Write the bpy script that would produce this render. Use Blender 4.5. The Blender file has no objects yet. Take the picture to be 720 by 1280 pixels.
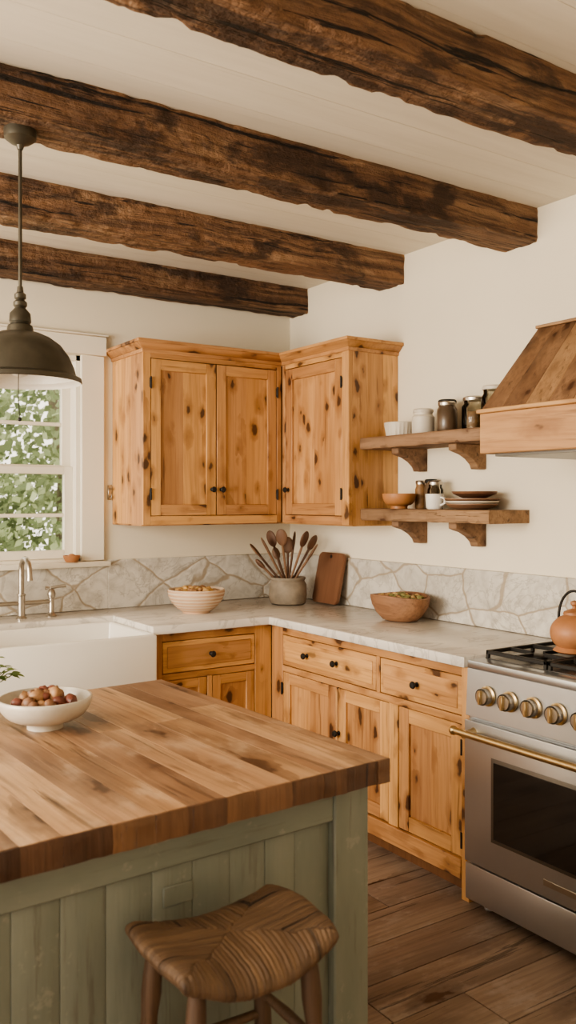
import bpy, bmesh, math, random
from mathutils import Vector, Matrix, noise
random.seed(7)
R=math.radians
scene=bpy.context.scene

# ------------------------------------------------------------ material helpers
class NT:
    def __init__(s,name):
        s.m=bpy.data.materials.new(name); s.m.use_nodes=True
        s.t=s.m.node_tree; s.b=s.t.nodes['Principled BSDF']; s.out=s.t.nodes['Material Output']
    def n(s,typ,**kw):
        nd=s.t.nodes.new(typ)
        for k,v in kw.items():
            if k.startswith('i_'):
                s.inp(nd,k[2:].replace('_',' '),v)
            else: setattr(nd,k,v)
        return nd
    def inp(s,nd,key,v):
        sock=nd.inputs[key]
        if isinstance(v,bpy.types.NodeSocket): s.t.links.new(v,sock)
        else: sock.default_value=v
    def attr(s,name):
        return s.n('ShaderNodeAttribute',attribute_name=name)
    def scaled(s,vec,sc):
        nd=s.n('ShaderNodeVectorMath',operation='MULTIPLY'); s.inp(nd,0,vec); nd.inputs[1].default_value=sc
        return nd.outputs[0]
    def noise(s,vec,scale=1,detail=3,rough=.5,dist=0):
        nd=s.n('ShaderNodeTexNoise'); s.inp(nd,'Vector',vec); nd.inputs['Scale'].default_value=scale
        nd.inputs['Detail'].default_value=detail; nd.inputs['Roughness'].default_value=rough; nd.inputs['Distortion'].default_value=dist
        return nd
    def mr(s,v,a,b,c=0,d=1,smooth=False):
        nd=s.n('ShaderNodeMapRange'); s.inp(nd,0,v)
        if smooth: nd.interpolation_type='SMOOTHSTEP'
        for i,x in enumerate((a,b,c,d)): nd.inputs[i+1].default_value=x
        return nd.outputs[0]
    def math(s,op,a,b=0):
        nd=s.n('ShaderNodeMath',operation=op); s.inp(nd,0,a); s.inp(nd,1,b); return nd.outputs[0]
    def mix(s,f,a,b,mode='MIX'):
        nd=s.n('ShaderNodeMix',data_type='RGBA',blend_type=mode)
        s.inp(nd,0,f)
        for i,x in ((6,a),(7,b)):
            if isinstance(x,bpy.types.NodeSocket): s.t.links.new(x,nd.inputs[i])
            else: nd.inputs[i].default_value=(*x,1)
        return nd.outputs[2]
    def bump(s,h,strength=.3,dist=.01):
        nd=s.n('ShaderNodeBump'); s.inp(nd,'Height',h); nd.inputs['Strength'].default_value=strength; nd.inputs['Distance'].default_value=dist
        s.t.links.new(nd.outputs[0],s.b.inputs['Normal'])
    def set(s,**kw):
        for k,v in kw.items():
            k=k.replace('_',' ')
            if isinstance(v,tuple) and len(v)==3: v=(*v,1)
            s.inp(s.b,k,v)
        return s.m

def wood(name,light,mid,dark,knots=0,kcol=(.07,.028,.012),ks=(15,15,8.5),rough=.5,bump=.15,crack=0,rv=.25,gs=1,patch=.6,streak=0,worn=0):
    w=NT(name); g=w.attr('gco').outputs['Vector']; r=w.attr('rnd').outputs['Fac']
    warp=w.noise(w.scaled(g,(3,3,1.2)),1,2).outputs['Color']
    wv=w.n('ShaderNodeVectorMath',operation='MULTIPLY_ADD'); w.inp(wv,0,warp); wv.inputs[1].default_value=(.06,.06,.02); w.inp(wv,2,g)
    gw=wv.outputs[0]
    fine=w.noise(w.scaled(gw,(70*gs,70*gs,2.2)),1,4,.6).outputs[0]
    med=w.noise(w.scaled(gw,(16*gs,16*gs,.8)),1,3,.5).outputs[0]
    big=w.noise(w.scaled(g,(3.5,3.5,1.3)),1,3).outputs[0]
    c=w.mix(w.mr(med,.35,.68),light,mid)
    c=w.mix(w.math('MULTIPLY',w.mr(fine,.45,.75),.6),c,dark)
    c=w.mix(w.math('MULTIPLY',w.mr(big,.45,.75,smooth=True),patch),c,dark)
    if streak:
        st=w.noise(w.scaled(gw,(38,38,2.6)),1,3,.5).outputs[0]
        c=w.mix(w.math('MULTIPLY',w.mr(st,.62,.74,smooth=True),streak),c,(dark[0]*.55,dark[1]*.5,dark[2]*.5))
    if worn:
        wn_=w.noise(w.scaled(g,(9,9,4)),1,6,.7).outputs[0]
        c=w.mix(w.math('MULTIPLY',w.mr(wn_,.52,.68,smooth=True),worn),c,(light[0]*1.15,light[1]*1.3,light[2]*1.5))
    hgt=fine
    if crack:
        cr=w.noise(w.scaled(gw,(34,34,1.1)),1,5,.65).outputs[0]
        cm=w.mr(cr,.61,.66,smooth=True)
        c=w.mix(w.math('MULTIPLY',cm,crack),c,(dark[0]*.22,dark[1]*.22,dark[2]*.22))
        hgt=w.math('SUBTRACT',w.math('MULTIPLY',fine,.4),cm)
    if knots:
        wn=w.noise(w.scaled(g,(30,30,18)),1,2).outputs['Color']
        kv=w.n('ShaderNodeVectorMath',operation='MULTIPLY_ADD'); w.inp(kv,0,wn); kv.inputs[1].default_value=(.45,.45,.45); w.inp(kv,2,w.scaled(g,ks))
        vo=w.n('ShaderNodeTexVoronoi'); w.inp(vo,'Vector',kv.outputs[0]); vo.inputs['Scale'].default_value=1
        sel=w.n('ShaderNodeSeparateColor'); w.inp(sel,0,vo.outputs['Color'])
        on=w.mr(sel.outputs[0],1-knots-.02,1-knots+.02)
        rad=w.mr(sel.outputs[1],0,1,.10,.29)
        d=w.math('DIVIDE',vo.outputs['Distance'],rad)
        halo=w.math('MULTIPLY',w.mr(d,1.0,2.6,1,0,True),on)
        core=w.math('MULTIPLY',w.mr(d,.65,1.15,1,0,True),on)
        c=w.mix(w.math('MULTIPLY',halo,.65),c,dark)
        c=w.mix(w.math('MULTIPLY',core,.92),c,kcol)
    hs=w.n('ShaderNodeHueSaturation'); w.inp(hs,'Color',c); w.inp(hs,'Value',w.mr(r,0,1,1-rv,1+rv*.8))
    w.inp(hs,'Hue',w.mr(r,0,1,.495,.505))
    w.bump(hgt,bump,.004 if not crack else .012)
    return w.set(Base_Color=hs.outputs[0],Roughness=rough)

def plain(name,col,rough=.5,metal=0,var=.08,ns=8,bump=0,coat=0,**kw):
    w=NT(name); g=w.attr('gco').outputs['Vector']
    n=w.noise(g,ns,4).outputs[0]
    c=w.mix(w.mr(n,.3,.7),tuple(x*(1-var) for x in col),tuple(min(1,x*(1+var)) for x in col))
    if bump: w.bump(w.noise(g,ns*6,3).outputs[0],bump,.004)
    w.set(Base_Color=c,Roughness=rough,Metallic=metal,Coat_Weight=coat,**kw)
    return w.m

M={}
M['pine']=wood('knotty_pine',(.62,.345,.155),(.50,.26,.105),(.28,.125,.046),knots=.88,kcol=(.06,.024,.011),ks=(14,14,7),rough=.42,bump=.1,rv=.2,patch=.5,streak=.6)
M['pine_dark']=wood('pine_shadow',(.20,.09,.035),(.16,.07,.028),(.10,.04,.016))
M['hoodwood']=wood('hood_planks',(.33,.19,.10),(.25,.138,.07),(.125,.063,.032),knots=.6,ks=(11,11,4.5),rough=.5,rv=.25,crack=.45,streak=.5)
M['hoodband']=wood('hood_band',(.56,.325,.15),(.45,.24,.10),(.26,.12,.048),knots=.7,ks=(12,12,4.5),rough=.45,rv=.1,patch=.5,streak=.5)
M['shelf']=wood('weathered_shelf',(.37,.225,.13),(.25,.145,.08),(.105,.055,.03),knots=.4,rough=.7,bump=.5,crack=.6)
M['butcher']=wood('butcher_block',(.50,.315,.19),(.38,.215,.12),(.13,.062,.033),knots=.9,ks=(9,9,3.2),kcol=(.065,.028,.015),rough=.40,bump=.25,rv=.22,patch=.85,streak=.85,worn=.45,crack=.4)
M['endgrain']=wood('butcher_end',(.20,.10,.053),(.13,.062,.031),(.048,.021,.011),rough=.5,bump=.6,rv=.45,patch=.8,crack=.6)
M['floor']=wood('floor_planks',(.34,.25,.195),(.25,.175,.132),(.12,.078,.057),knots=.35,ks=(7,7,2.6),rough=.6,bump=.45,rv=.16,crack=.6,patch=.7,worn=.5)
M['stool']=wood('stool_wood',(.13,.075,.042),(.085,.047,.026),(.04,.021,.012),rough=.55,bump=.5,rv=.15,crack=.5)
M['rush']=wood('rush_fibre',(.185,.112,.060),(.105,.060,.032),(.036,.020,.011),rough=.62,bump=.8,rv=.1,crack=.75,gs=2,patch=.75)
M['board']=wood('cutting_board_wood',(.28,.14,.075),(.21,.10,.05),(.12,.048,.024),rough=.55)
M['spoon']=wood('utensil_wood',(.20,.105,.06),(.15,.077,.042),(.075,.035,.02),rough=.6)
M['dough']=wood('dough_bowl_wood',(.32,.17,.095),(.24,.115,.06),(.12,.052,.027),rough=.65,bump=.4,crack=.4)
M['plaster']=plain('plaster',(.79,.72,.59),.85,0,.03,1.6,.05)
M['trim']=plain('trim_paint',(.79,.74,.64),.45,0,.02,4)
M['ceramic']=plain('white_ceramic',(.82,.79,.73),.18,0,.02,3,coat=.3)
M['steel']=plain('stainless',(.56,.58,.61),.32,.95,.05,3)
M['steeldark']=plain('steel_dark',(.20,.19,.18),.35,.9,.1,3)
M['brass']=plain('brass',(.58,.44,.25),.3,1,.1,9)
M['pewter']=plain('pewter',(.46,.42,.37),.30,1,.1,9)
M['iron']=plain('black_iron',(.022,.02,.018),.5,.3,.2,12,.1)
M['bronze']=plain('bronze_shade',(.080,.070,.052),.38,.55,.35,9,.08)
M['lampwhite']=plain('shade_enamel',(.80,.76,.68),.4)
M['terra']=plain('terracotta',(.38,.17,.075),.5,0,.25,9,.1)
M['pinkclay']=plain('striped_clay',(.58,.38,.25),.6,0,.12,7)
M['pinkclay2']=plain('striped_clay_light',(.72,.59,.46),.6,0,.08,7)
M['crock']=plain('stone_crock',(.26,.215,.165),.75,0,.25,14,.3)
M['bowlwhite']=plain('bowl_glaze',(.58,.53,.45),.35,0,.12,12,.05,coat=.2)
M['fig1']=plain('fig_red',(.16,.05,.032),.45,0,.4,30)
M['fig2']=plain('fig_tan',(.36,.20,.10),.5,0,.3,30)
M['fig3']=plain('fig_brown',(.20,.10,.055),.5,0,.3,30)
M['moss']=plain('dried_green',(.26,.24,.09),.6,0,.3,30)
M['food']=plain('snack',(.56,.35,.14),.6,0,.3,30)
M['darkjar']=plain('dark_jar',(.10,.065,.04),.3,0,.2,9,coat=.3)
M['spice']=plain('spice_contents',(.26,.14,.06),.5,0,.3,40)
M['cream']=plain('cream_stoneware',(.64,.58,.49),.45,0,.08,9)
M['orangebowl']=plain('orange_bowl',(.44,.20,.08),.45,0,.15,9)
M['plate']=plain('wood_plate',(.25,.14,.085),.5,0,.15,9)
M['grass']=plain('lawn_grass',(.34,.45,.18),.9,0,.3,3)
M['ovenglass']=NT('oven_glass').set(Base_Color=(.012,.010,.009),Roughness=.08,Coat_Weight=.4)
M['oveninner']=NT('dark_void').set(Base_Color=(.02,.015,.012),Roughness=.8)
# whitewashed boards of the ceiling
w=NT('ceiling_paint'); g=w.attr('gco').outputs['Vector']
c=w.mix(w.mr(w.noise(w.scaled(g,(14,14,1.2)),1,5,.6).outputs[0],.35,.7),(.79,.73,.62),(.71,.65,.545))
c=w.mix(w.math('MULTIPLY',w.mr(w.noise(w.scaled(g,(50,50,1.5)),1,4,.6).outputs[0],.60,.72,0,1,True),.25),c,(.57,.50,.40))
M['ceilpaint']=w.set(Base_Color=c,Roughness=.7)
# worn sage paint
w=NT('sage_paint'); g=w.attr('gco').outputs['Vector']
n1=w.noise(w.scaled(g,(9,9,2.2)),1,5,.6).outputs[0]; n2=w.noise(w.scaled(g,(60,60,4)),1,5,.65).outputs[0]
c=w.mix(w.mr(n1,.3,.7),(.150,.164,.134),(.212,.222,.180))
c=w.mix(w.math('MULTIPLY',w.mr(n2,.55,.68,0,1,True),.55),c,(.105,.092,.068))
c=w.mix(w.math('MULTIPLY',w.mr(w.noise(g,22,5,.7).outputs[0],.60,.68,0,1,True),.45),c,(.30,.295,.24))
w.bump(n2,.3,.004); M['sage']=w.set(Base_Color=c,Roughness=.5)
# reclaimed beam
w=NT('reclaimed_beam'); g=w.attr('gco').outputs['Vector']; r=w.attr('rnd').outputs['Fac']
warp=w.noise(w.scaled(g,(4,4,1.6)),1,2).outputs['Color']
wv=w.n('ShaderNodeVectorMath',operation='MULTIPLY_ADD'); w.inp(wv,0,warp); wv.inputs[1].default_value=(.07,.07,.02); w.inp(wv,2,g); gw=wv.outputs[0]
st=w.noise(w.scaled(gw,(46,46,1.3)),1,6,.65).outputs[0]
md=w.noise(w.scaled(gw,(12,12,1.5)),1,5,.6).outputs[0]
bl=w.noise(w.scaled(g,(6,6,2.2)),1,6,.65,.4).outputs[0]
bl2=w.noise(w.scaled(g,(7,7,1.7)),1.3,5,.6).outputs[0]
ad=w.noise(w.scaled(g,(16,16,13)),1,4,.6).outputs[0]
c=w.mix(w.mr(md,.35,.65),(.27,.148,.080),(.155,.079,.042))
c=w.mix(w.math('MULTIPLY',w.mr(bl2,.51,.64,0,1,True),.65),c,(.36,.222,.130))
c=w.mix(w.math('MULTIPLY',w.mr(st,.44,.62),.8),c,(.062,.031,.018))
c=w.mix(w.math('MULTIPLY',w.mr(bl,.50,.60,0,1,True),.85),c,(.040,.021,.013))
pt=w.n('ShaderNodeNewGeometry').outputs['Pointiness']
c=w.mix(w.math('MULTIPLY',w.mr(pt,.53,.62,0,1,True),w.mr(ad,.40,.62)),c,(.42,.24,.115))
ck=w.mr(w.noise(w.scaled(gw,(26,26,.7)),1,6,.7).outputs[0],.585,.62,0,1,True)
c=w.mix(w.math('MULTIPLY',ck,.95),c,(.010,.006,.004))
hs=w.n('ShaderNodeHueSaturation'); w.inp(hs,'Color',c); w.inp(hs,'Value',w.mr(r,0,1,.75,1.25))
w.bump(w.math('SUBTRACT',w.math('ADD',w.math('MULTIPLY',st,.6),w.math('MULTIPLY',ad,1.2)),w.math('MULTIPLY',ck,1.0)),1.0,.028)
M['beam']=w.set(Base_Color=hs.outputs[0],Roughness=.72)
def glassmat(name,tint,f):
    w=NT(name); tr=w.n('ShaderNodeBsdfTransparent'); tr.inputs[0].default_value=(*tint,1)
    gl=w.n('ShaderNodeBsdfGlossy'); gl.inputs['Roughness'].default_value=.05
    fr=w.n('ShaderNodeFresnel'); fr.inputs[0].default_value=f
    mx=w.n('ShaderNodeMixShader'); w.t.links.new(fr.outputs[0],mx.inputs[0]); w.t.links.new(tr.outputs[0],mx.inputs[1]); w.t.links.new(gl.outputs[0],mx.inputs[2])
    w.t.links.new(mx.outputs[0],w.out.inputs[0]); return w.m
M['glass']=glassmat('jar_glass',(.86,.84,.78),1.45)
M['pane']=glassmat('window_pane',(.97,.98,.97),1.25)
def leafmat(name,a,b_):
    w=NT(name); r=w.attr('rnd').outputs['Fac']
    c=w.mix(r,a,b_)
    tl=w.n('ShaderNodeBsdfTranslucent'); w.inp(tl,0,c); mx=w.n('ShaderNodeMixShader'); mx.inputs[0].default_value=.4
    w.set(Base_Color=c,Roughness=.7); w.t.links.new(w.b.outputs[0],mx.inputs[1]); w.t.links.new(tl.outputs[0],mx.inputs[2]); w.t.links.new(mx.outputs[0],w.out.inputs[0]); return w.m
M['leaf']=leafmat('foliage',(.19,.25,.13),(.58,.64,.43)); M['herb']=leafmat('herb_leaf',(.10,.17,.05),(.22,.30,.10))
# marble
w=NT('marble_counter'); g=w.attr('gco').outputs['Vector']
v=w.noise(w.scaled(g,(1.3,2.6,2)),1.6,6,.6,1.2).outputs[0]
vein=w.mr(w.math('ABSOLUTE',w.math('SUBTRACT',v,.5)),0,.03,1,0,True)
cl=w.noise(g,2.2,4,.6).outputs[0]
c=w.mix(w.mr(cl,.35,.7),(.74,.70,.64),(.60,.56,.51)); c=w.mix(w.math('MULTIPLY',vein,.45),c,(.34,.31,.28))
M['marble']=w.set(Base_Color=c,Roughness=.2)
# backsplash stone
w=NT('stone_backsplash'); g=w.attr('gco').outputs['Vector']
wn=w.noise(g,4,3).outputs['Color']
kv=w.n('ShaderNodeVectorMath',operation='MULTIPLY_ADD'); w.inp(kv,0,wn); kv.inputs[1].default_value=(.35,.35,.35); w.inp(kv,2,w.scaled(g,(2.9,2.9,4.2)))
def vor(f):
    vo=w.n('ShaderNodeTexVoronoi',feature=f); w.inp(vo,'Vector',kv.outputs[0]); vo.inputs['Scale'].default_value=1; return vo
e=vor('DISTANCE_TO_EDGE').outputs['Distance']; cc=vor('F1').outputs['Color']
sc=w.n('ShaderNodeSeparateColor'); w.inp(sc,0,cc)
c=w.mix(sc.outputs[0],(.58,.55,.495),(.73,.70,.64))
mott=w.noise(g,13,6,.65,.6).outputs[0]
c=w.mix(w.math('MULTIPLY',w.mr(mott,.43,.68),.75),c,(.40,.37,.325))
vn=w.noise(g,4,6,.6,1.5).outputs[0]
c=w.mix(w.math('MULTIPLY',w.mr(w.math('ABSOLUTE',w.math('SUBTRACT',vn,.5)),0,.02,1,0,True),.55),c,(.33,.30,.26))
line=w.mr(e,.008,.024,1,0,True)
c=w.mix(w.math('MULTIPLY',line,.8),c,(.34,.27,.19))
w.bump(w.math('ADD',w.math('MULTIPLY',w.mr(e,.0,.05,0,1,True),.6),w.math('MULTIPLY',mott,.6)),.5,.008)
M['stone']=w.set(Base_Color=c,Roughness=.5)

# ------------------------------------------------------------ mesh builder
class MB:
    def __init__(s,name):
        s.name=name; s.v=[]; s.f=[]; s.fm=[]; s.g=[]; s.r=[]; s.mats=[]; s.M=Matrix()
    def add(s,bm,mat,grain='z',L=None,off=None,rnd=None):
        if off is None: off=Vector((random.uniform(0,20),random.uniform(0,20),random.uniform(0,20)))
        if rnd is None: rnd=random.random()
        if mat not in s.mats: s.mats.append(mat)
        mi=s.mats.index(mat); T=s.M@L if L is not None else s.M
        b=len(s.v); bm.verts.ensure_lookup_table(); bm.verts.index_update()
        for v in bm.verts:
            c=v.co
            q={'z':(c.x,c.y,c.z),'x':(c.y,c.z,c.x),'y':(c.z,c.x,c.y)}[grain]
            s.g.append(Vector(q)+off); s.r.append(rnd); s.v.append(T@c)
        flip=T.determinant()<0
        for f in bm.faces:
            ids=[b+v.index for v in f.verts]
            s.f.append(ids[::-1] if flip else ids); s.fm.append(mi)
        bm.free()
    def box(s,x0,x1,y0,y1,z0,z1,mat,grain='z',bev=.002,seg=1,**kw):
        bm=bmesh.new(); bmesh.ops.create_cube(bm,size=1)
        for v in bm.verts: v.co=Vector(((x0+x1)/2+v.co.x*(x1-x0),(y0+y1)/2+v.co.y*(y1-y0),(z0+z1)/2+v.co.z*(z1-z0)))
        if bev: bmesh.ops.bevel(bm,geom=bm.edges[:],offset=bev,segments=seg,affect='EDGES',profile=.5)
        s.add(bm,mat,grain,**kw)
    def lathe(s,prof,mat,c=(0,0,0),seg=36,L=None,ribs=None,**kw):
        bm=bmesh.new(); rings=[]
        for (r,z) in prof:
            if r<1e-6: rings.append([bm.verts.new((c[0],c[1],c[2]+z))])
            else: rings.append([bm.verts.new((c[0]+r*math.cos(2*math.pi*i/seg),c[1]+r*math.sin(2*math.pi*i/seg),c[2]+z)) for i in range(seg)])
        for a,b in zip(rings,rings[1:]):
            if len(a)==1 and len(b)==1: continue
            for i in range(seg):
                j=(i+1)%seg
                if len(a)==1: bm.faces.new((a[0],b[j],b[i]))
                elif len(b)==1: bm.faces.new((a[i],a[j],b[0]))
                else: bm.faces.new((a[i],a[j],b[j],b[i]))
        bmesh.ops.recalc_face_normals(bm,faces=bm.faces[:])
        s.add(bm,mat,L=L,**kw)
    def tube(s,pts,rad,mat,seg=12,grain='z',**kw):
        pts=[Vector(p) for p in pts]
        if not isinstance(rad,(list,tuple)): rad=[rad]*len(pts)
        bm=bmesh.new(); rings=[]; up=None
        for i,p in enumerate(pts):
            t=(pts[min(i+1,len(pts)-1)]-pts[max(i-1,0)]).normalized()
            if up is None: up=t.orthogonal().normalized()
            up=(up-t*up.dot(t)).normalized(); sd=t.cross(up)
            rings.append([bm.verts.new(p+(up*math.cos(2*math.pi*k/seg)+sd*math.sin(2*math.pi*k/seg))*rad[i]) for k in range(seg)])
        for a,b in zip(rings,rings[1:]):
            for k in range(seg): bm.faces.new((a[k],a[(k+1)%seg],b[(k+1)%seg],b[k]))
        bm.faces.new(rings[0][::-1]); bm.faces.new(rings[-1])
        bmesh.ops.recalc_face_normals(bm,faces=bm.faces[:])
        s.add(bm,mat,grain,**kw)
    def ball(s,c,r,mat,scale=(1,1,1),rot=None,jit=0,sub=3,**kw):
        bm=bmesh.new(); bmesh.ops.create_icosphere(bm,subdivisions=sub,radius=1)
        rm=rot if rot is not None else Matrix()
        o=Vector((random.random()*9,0,0))
        for v in bm.verts:
            k=1+jit*noise.noise(v.co*1.7+o)
            v.co=rm@Vector((v.co.x*scale[0]*r*k,v.co.y*scale[1]*r*k,v.co.z*scale[2]*r*k))+Vector(c)
        s.add(bm,mat,**kw)
    def prism(s,poly,z0,z1,mat,grain='z',bev=0,seg=1,L=None,**kw):
        bm=bmesh.new(); a=[bm.verts.new((x,y,z0)) for x,y in poly]
        f=bm.faces.new(a); e=bmesh.ops.extrude_face_region(bm,geom=[f])
        for v in [g for g in e['geom'] if isinstance(g,bmesh.types.BMVert)]: v.co.z=z1
        bmesh.ops.recalc_face_normals(bm,faces=bm.faces[:])
        if bev: bmesh.ops.bevel(bm,geom=bm.edges[:],offset=bev,segments=seg,affect='EDGES',profile=.5)
        s.add(bm,mat,grain,L=L,**kw)
    def hexa(s,lo,hi,mat,grain='z',bev=0,**kw):
        bm=bmesh.new(); a=[bm.verts.new(p) for p in lo]; b=[bm.verts.new(p) for p in hi]
        bm.faces.new(a[::-1]); bm.faces.new(b)
        for i in range(4): bm.faces.new((a[i],a[(i+1)%4],b[(i+1)%4],b[i]))
        bmesh.ops.recalc_face_normals(bm,faces=bm.faces[:])
        if bev: bmesh.ops.bevel(bm,geom=bm.edges[:],offset=bev,segments=1,affect='EDGES',profile=.5)
        s.add(bm,mat,grain,**kw)
    def make(s,ang=38,name=None):
        me=bpy.data.meshes.new(s.name); 
        xs=[v.x for v in s.v]; ys=[v.y for v in s.v]; zs=[v.z for v in s.v]
        o=Vector(((min(xs)+max(xs))/2,(min(ys)+max(ys))/2,min(zs)))
        me.from_pydata([v-o for v in s.v],[],s.f)
        for m in s.mats: me.materials.append(M[m])
        me.polygons.foreach_set('material_index',s.fm)
        me.polygons.foreach_set('use_smooth',[True]*len(s.f))
        a=me.attributes.new('gco','FLOAT_VECTOR','POINT'); a.data.foreach_set('vector',[c for g in s.g for c in g])
        a=me.attributes.new('rnd','FLOAT','POINT'); a.data.foreach_set('value',s.r)
        me.update(); me.set_sharp_from_angle(angle=R(ang))
        ob=bpy.data.objects.new(s.name,me); ob.location=o; scene.collection.objects.link(ob); return ob
Z0=Vector((0,0,0))
XW,YW,HC=2.95,4.42,2.75
CZ=.92
YF=-1.6

# ------------------------------------------------------------ room shell
b=MB('wall_back'); kw=dict(bev=0,off=Z0,rnd=.5)
WX0,WX1,WZ0,WZ1=.50,1.63,1.18,2.26
b.box(-2.0,WX0,YW,YW+.15,0,HC,'plaster',**kw); b.box(WX1,XW+.15,YW,YW+.15,0,HC,'plaster',**kw)
b.box(WX0,WX1,YW,YW+.15,0,WZ0-.03,'plaster',**kw); b.box(WX0,WX1,YW,YW+.15,WZ1,HC,'plaster',**kw); b.make()
b=MB('wall_right'); b.box(XW,XW+.15,YF,YW-.001,0,HC,'plaster',**kw); b.make()
b=MB('light_block_wall'); b.box(-2.0,XW+.15,YF-.15,YF-.001,0,HC,'plaster',**kw); b.make()  # unseen wall behind the camera, added to block light and darken the near side
b=MB('floor')
y=YF; 
while y<YW:
    wd=.185; x=-2.0-random.random()*1.5
    while x<XW:
        ln=random.uniform(1.2,2.4); xa=max(x,-2.0); xb=min(x+ln,XW)
        if xb>xa+.02: b.box(xa,xb-.003,y,min(y+wd,YW)-.004,-.03,0,'floor','x',bev=.003,seg=2)
        x+=ln
    y+=wd
b.box(-2,XW,YF,YW,-.06,-.03,'oveninner',bev=0); b.make()
b=MB('ceiling'); y=YF
while y<YW:
    b.box(-2,XW,y,min(y+.19,YW)-.0004,HC,HC+.02,'ceilpaint','x',bev=.0009); y+=.19
b.box(-2,XW+.15,YF-.15,YW+.15,HC+.02,HC+.08,'ceilpaint',bev=0); b.make()

# beams
def beam(y0,y1,seed,rn):
    b=MB('ceiling_beam'); bm=bmesh.new(); x0,x1=-2.0,XW-.002; N=380; zt=HC-.001; zb=2.603
    prof=[]; K=9; c=.004
    w=(y1-y0); h=zt-zb
    for i in range(K+1): prof.append((y0+c+(w-2*c)*i/K,zb))
    for i in range(K+1): prof.append((y1,zb+c+(h-c)*i/K))
    for i in range(1,4): prof.append((y1-(w)*i/3,zt))
    for i in range(1,K+1): prof.append((y0,zt-(h-c)*i/K))
    rings=[]; o=Vector((seed*7.3,seed*3.1,0))
    cy,cz=(y0+y1)/2,(zb+zt)/2
    for i in range(N+1):
        x=x0+(x1-x0)*i/N; ring=[]
        wob=.003*noise.noise(Vector((x*1.3,seed,3)))
        for (py,pz) in prof:
            p=Vector((x*3,py*9,pz*9))+o
            f1=noise.noise(p)
            n1=f1*.003+noise.noise(Vector((x*16,py*22,pz*22))+o)*.0034+noise.noise(Vector((x*2.5,py*70,pz*70))+o)*.0045
            chip=max(0,noise.noise(Vector((x*4.5,py*5,pz*5))+o*2)-.38)*.10+max(0,noise.noise(Vector((x*17,py*9,pz*9))+o)-.22)*.026
            dy,dz=(py-cy)/(w/2),(pz-cz)/(h/2); edge=(abs(dy)**6)*(abs(dz)**6)
            k=n1-min(chip,.015)*edge
            yy=py+(dy**3)*k+wob; zz=pz+(dz**3 if dz<0 else 0)*k+(wob*.6 if dz<0 else 0)
            ring.append(bm.verts.new((x,yy,min(zz,zt))))
        rings.append(ring)
    n=len(prof)
    for a,c2 in zip(rings,rings[1:]):
        for k in range(n): bm.faces.new((a[k],a[(k+1)%n],c2[(k+1)%n],c2[k]))
    bm.faces.new(rings[0][::-1]); bm.faces.new(rings[-1])
    bmesh.ops.recalc_face_normals(bm,faces=bm.faces[:])
    b.add(bm,'beam','x',rnd=rn); b.make(42)
for i,(a,c,rn) in enumerate([(1.655,1.835,.6),(2.51,2.69,.5),(3.37,3.55,.75),(4.225,4.395,.1)]): beam(a,c,i+1,rn)

# ------------------------------------------------------------ window
b=MB('window_1'); t=dict(mat='trim')
def tb(*a,**k): b.box(*a,'trim',**k)
tb(WX0,WX0+.03,YW+.0,YW+.14,WZ0,WZ1); tb(WX1-.03,WX1,YW,YW+.14,WZ0,WZ1); tb(WX0,WX1,YW,YW+.14,WZ1-.03,WZ1); tb(WX0,WX1,YW,YW+.14,WZ0-.03,WZ0+.012)
def sash(z0,z1,yy,mz):
    xa,xb=WX0+.03,WX1-.03
    tb(xa,xa+.045,yy,yy+.035,z0,z1); tb(xb-.045,xb,yy,yy+.035,z0,z1); tb(xa+.045,xb-.045,yy,yy+.035,z0,z0+.045); tb(xa+.045,xb-.045,yy,yy+.035,z1-.04,z1)
    tb(xa+.045,xb-.045,yy+.008,yy+.028,mz-.010,mz+.010); xm=(xa+xb)/2-.04
    tb(xm-.010,xm+.010,yy+.008,yy+.028,z0+.045,z1-.04)
    b.box(xa+.04,xb-.04,yy+.016,yy+.019,z0+.04,z1-.04,'pane',bev=0)
sash(1.192,1.675,YW+.05,1.42); sash(1.64,2.23,YW+.088,1.90)
tb(1.05,1.09,YW+.035,YW+.05,1.66,1.675)
b.make()
b=MB('trim_window_casing')
tb(WX1-.008,WX1+.118,YW-.026,YW-.001,1.18,2.262,bev=.003); tb(WX0-.118,WX0+.008,YW-.026,YW-.001,1.18,2.262,bev=.003)
tb(WX0-.13,WX1+.13,YW-.03,YW-.001,2.262,2.365,bev=.003); tb(WX0-.14,WX1+.14,YW-.036,YW-.001,2.365,2.378,bev=.003)
tb(WX0-.14,WX1+.14,YW-.065,YW-.001,1.15,1.178,bev=.005,seg=2); b.make()
b=MB('wall_hook'); b.box(1.775,1.795,YW-.010,YW-.001,1.50,1.58,'pewter',bev=.002)
b.tube([(1.785,YW-.01,1.56),(1.785,YW-.03,1.555),(1.785,YW-.035,1.57)],.004,'pewter'); b.tube([(1.785,YW-.01,1.52),(1.785,YW-.035,1.51),(1.785,YW-.04,1.53)],.004,'pewter'); b.make()

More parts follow.
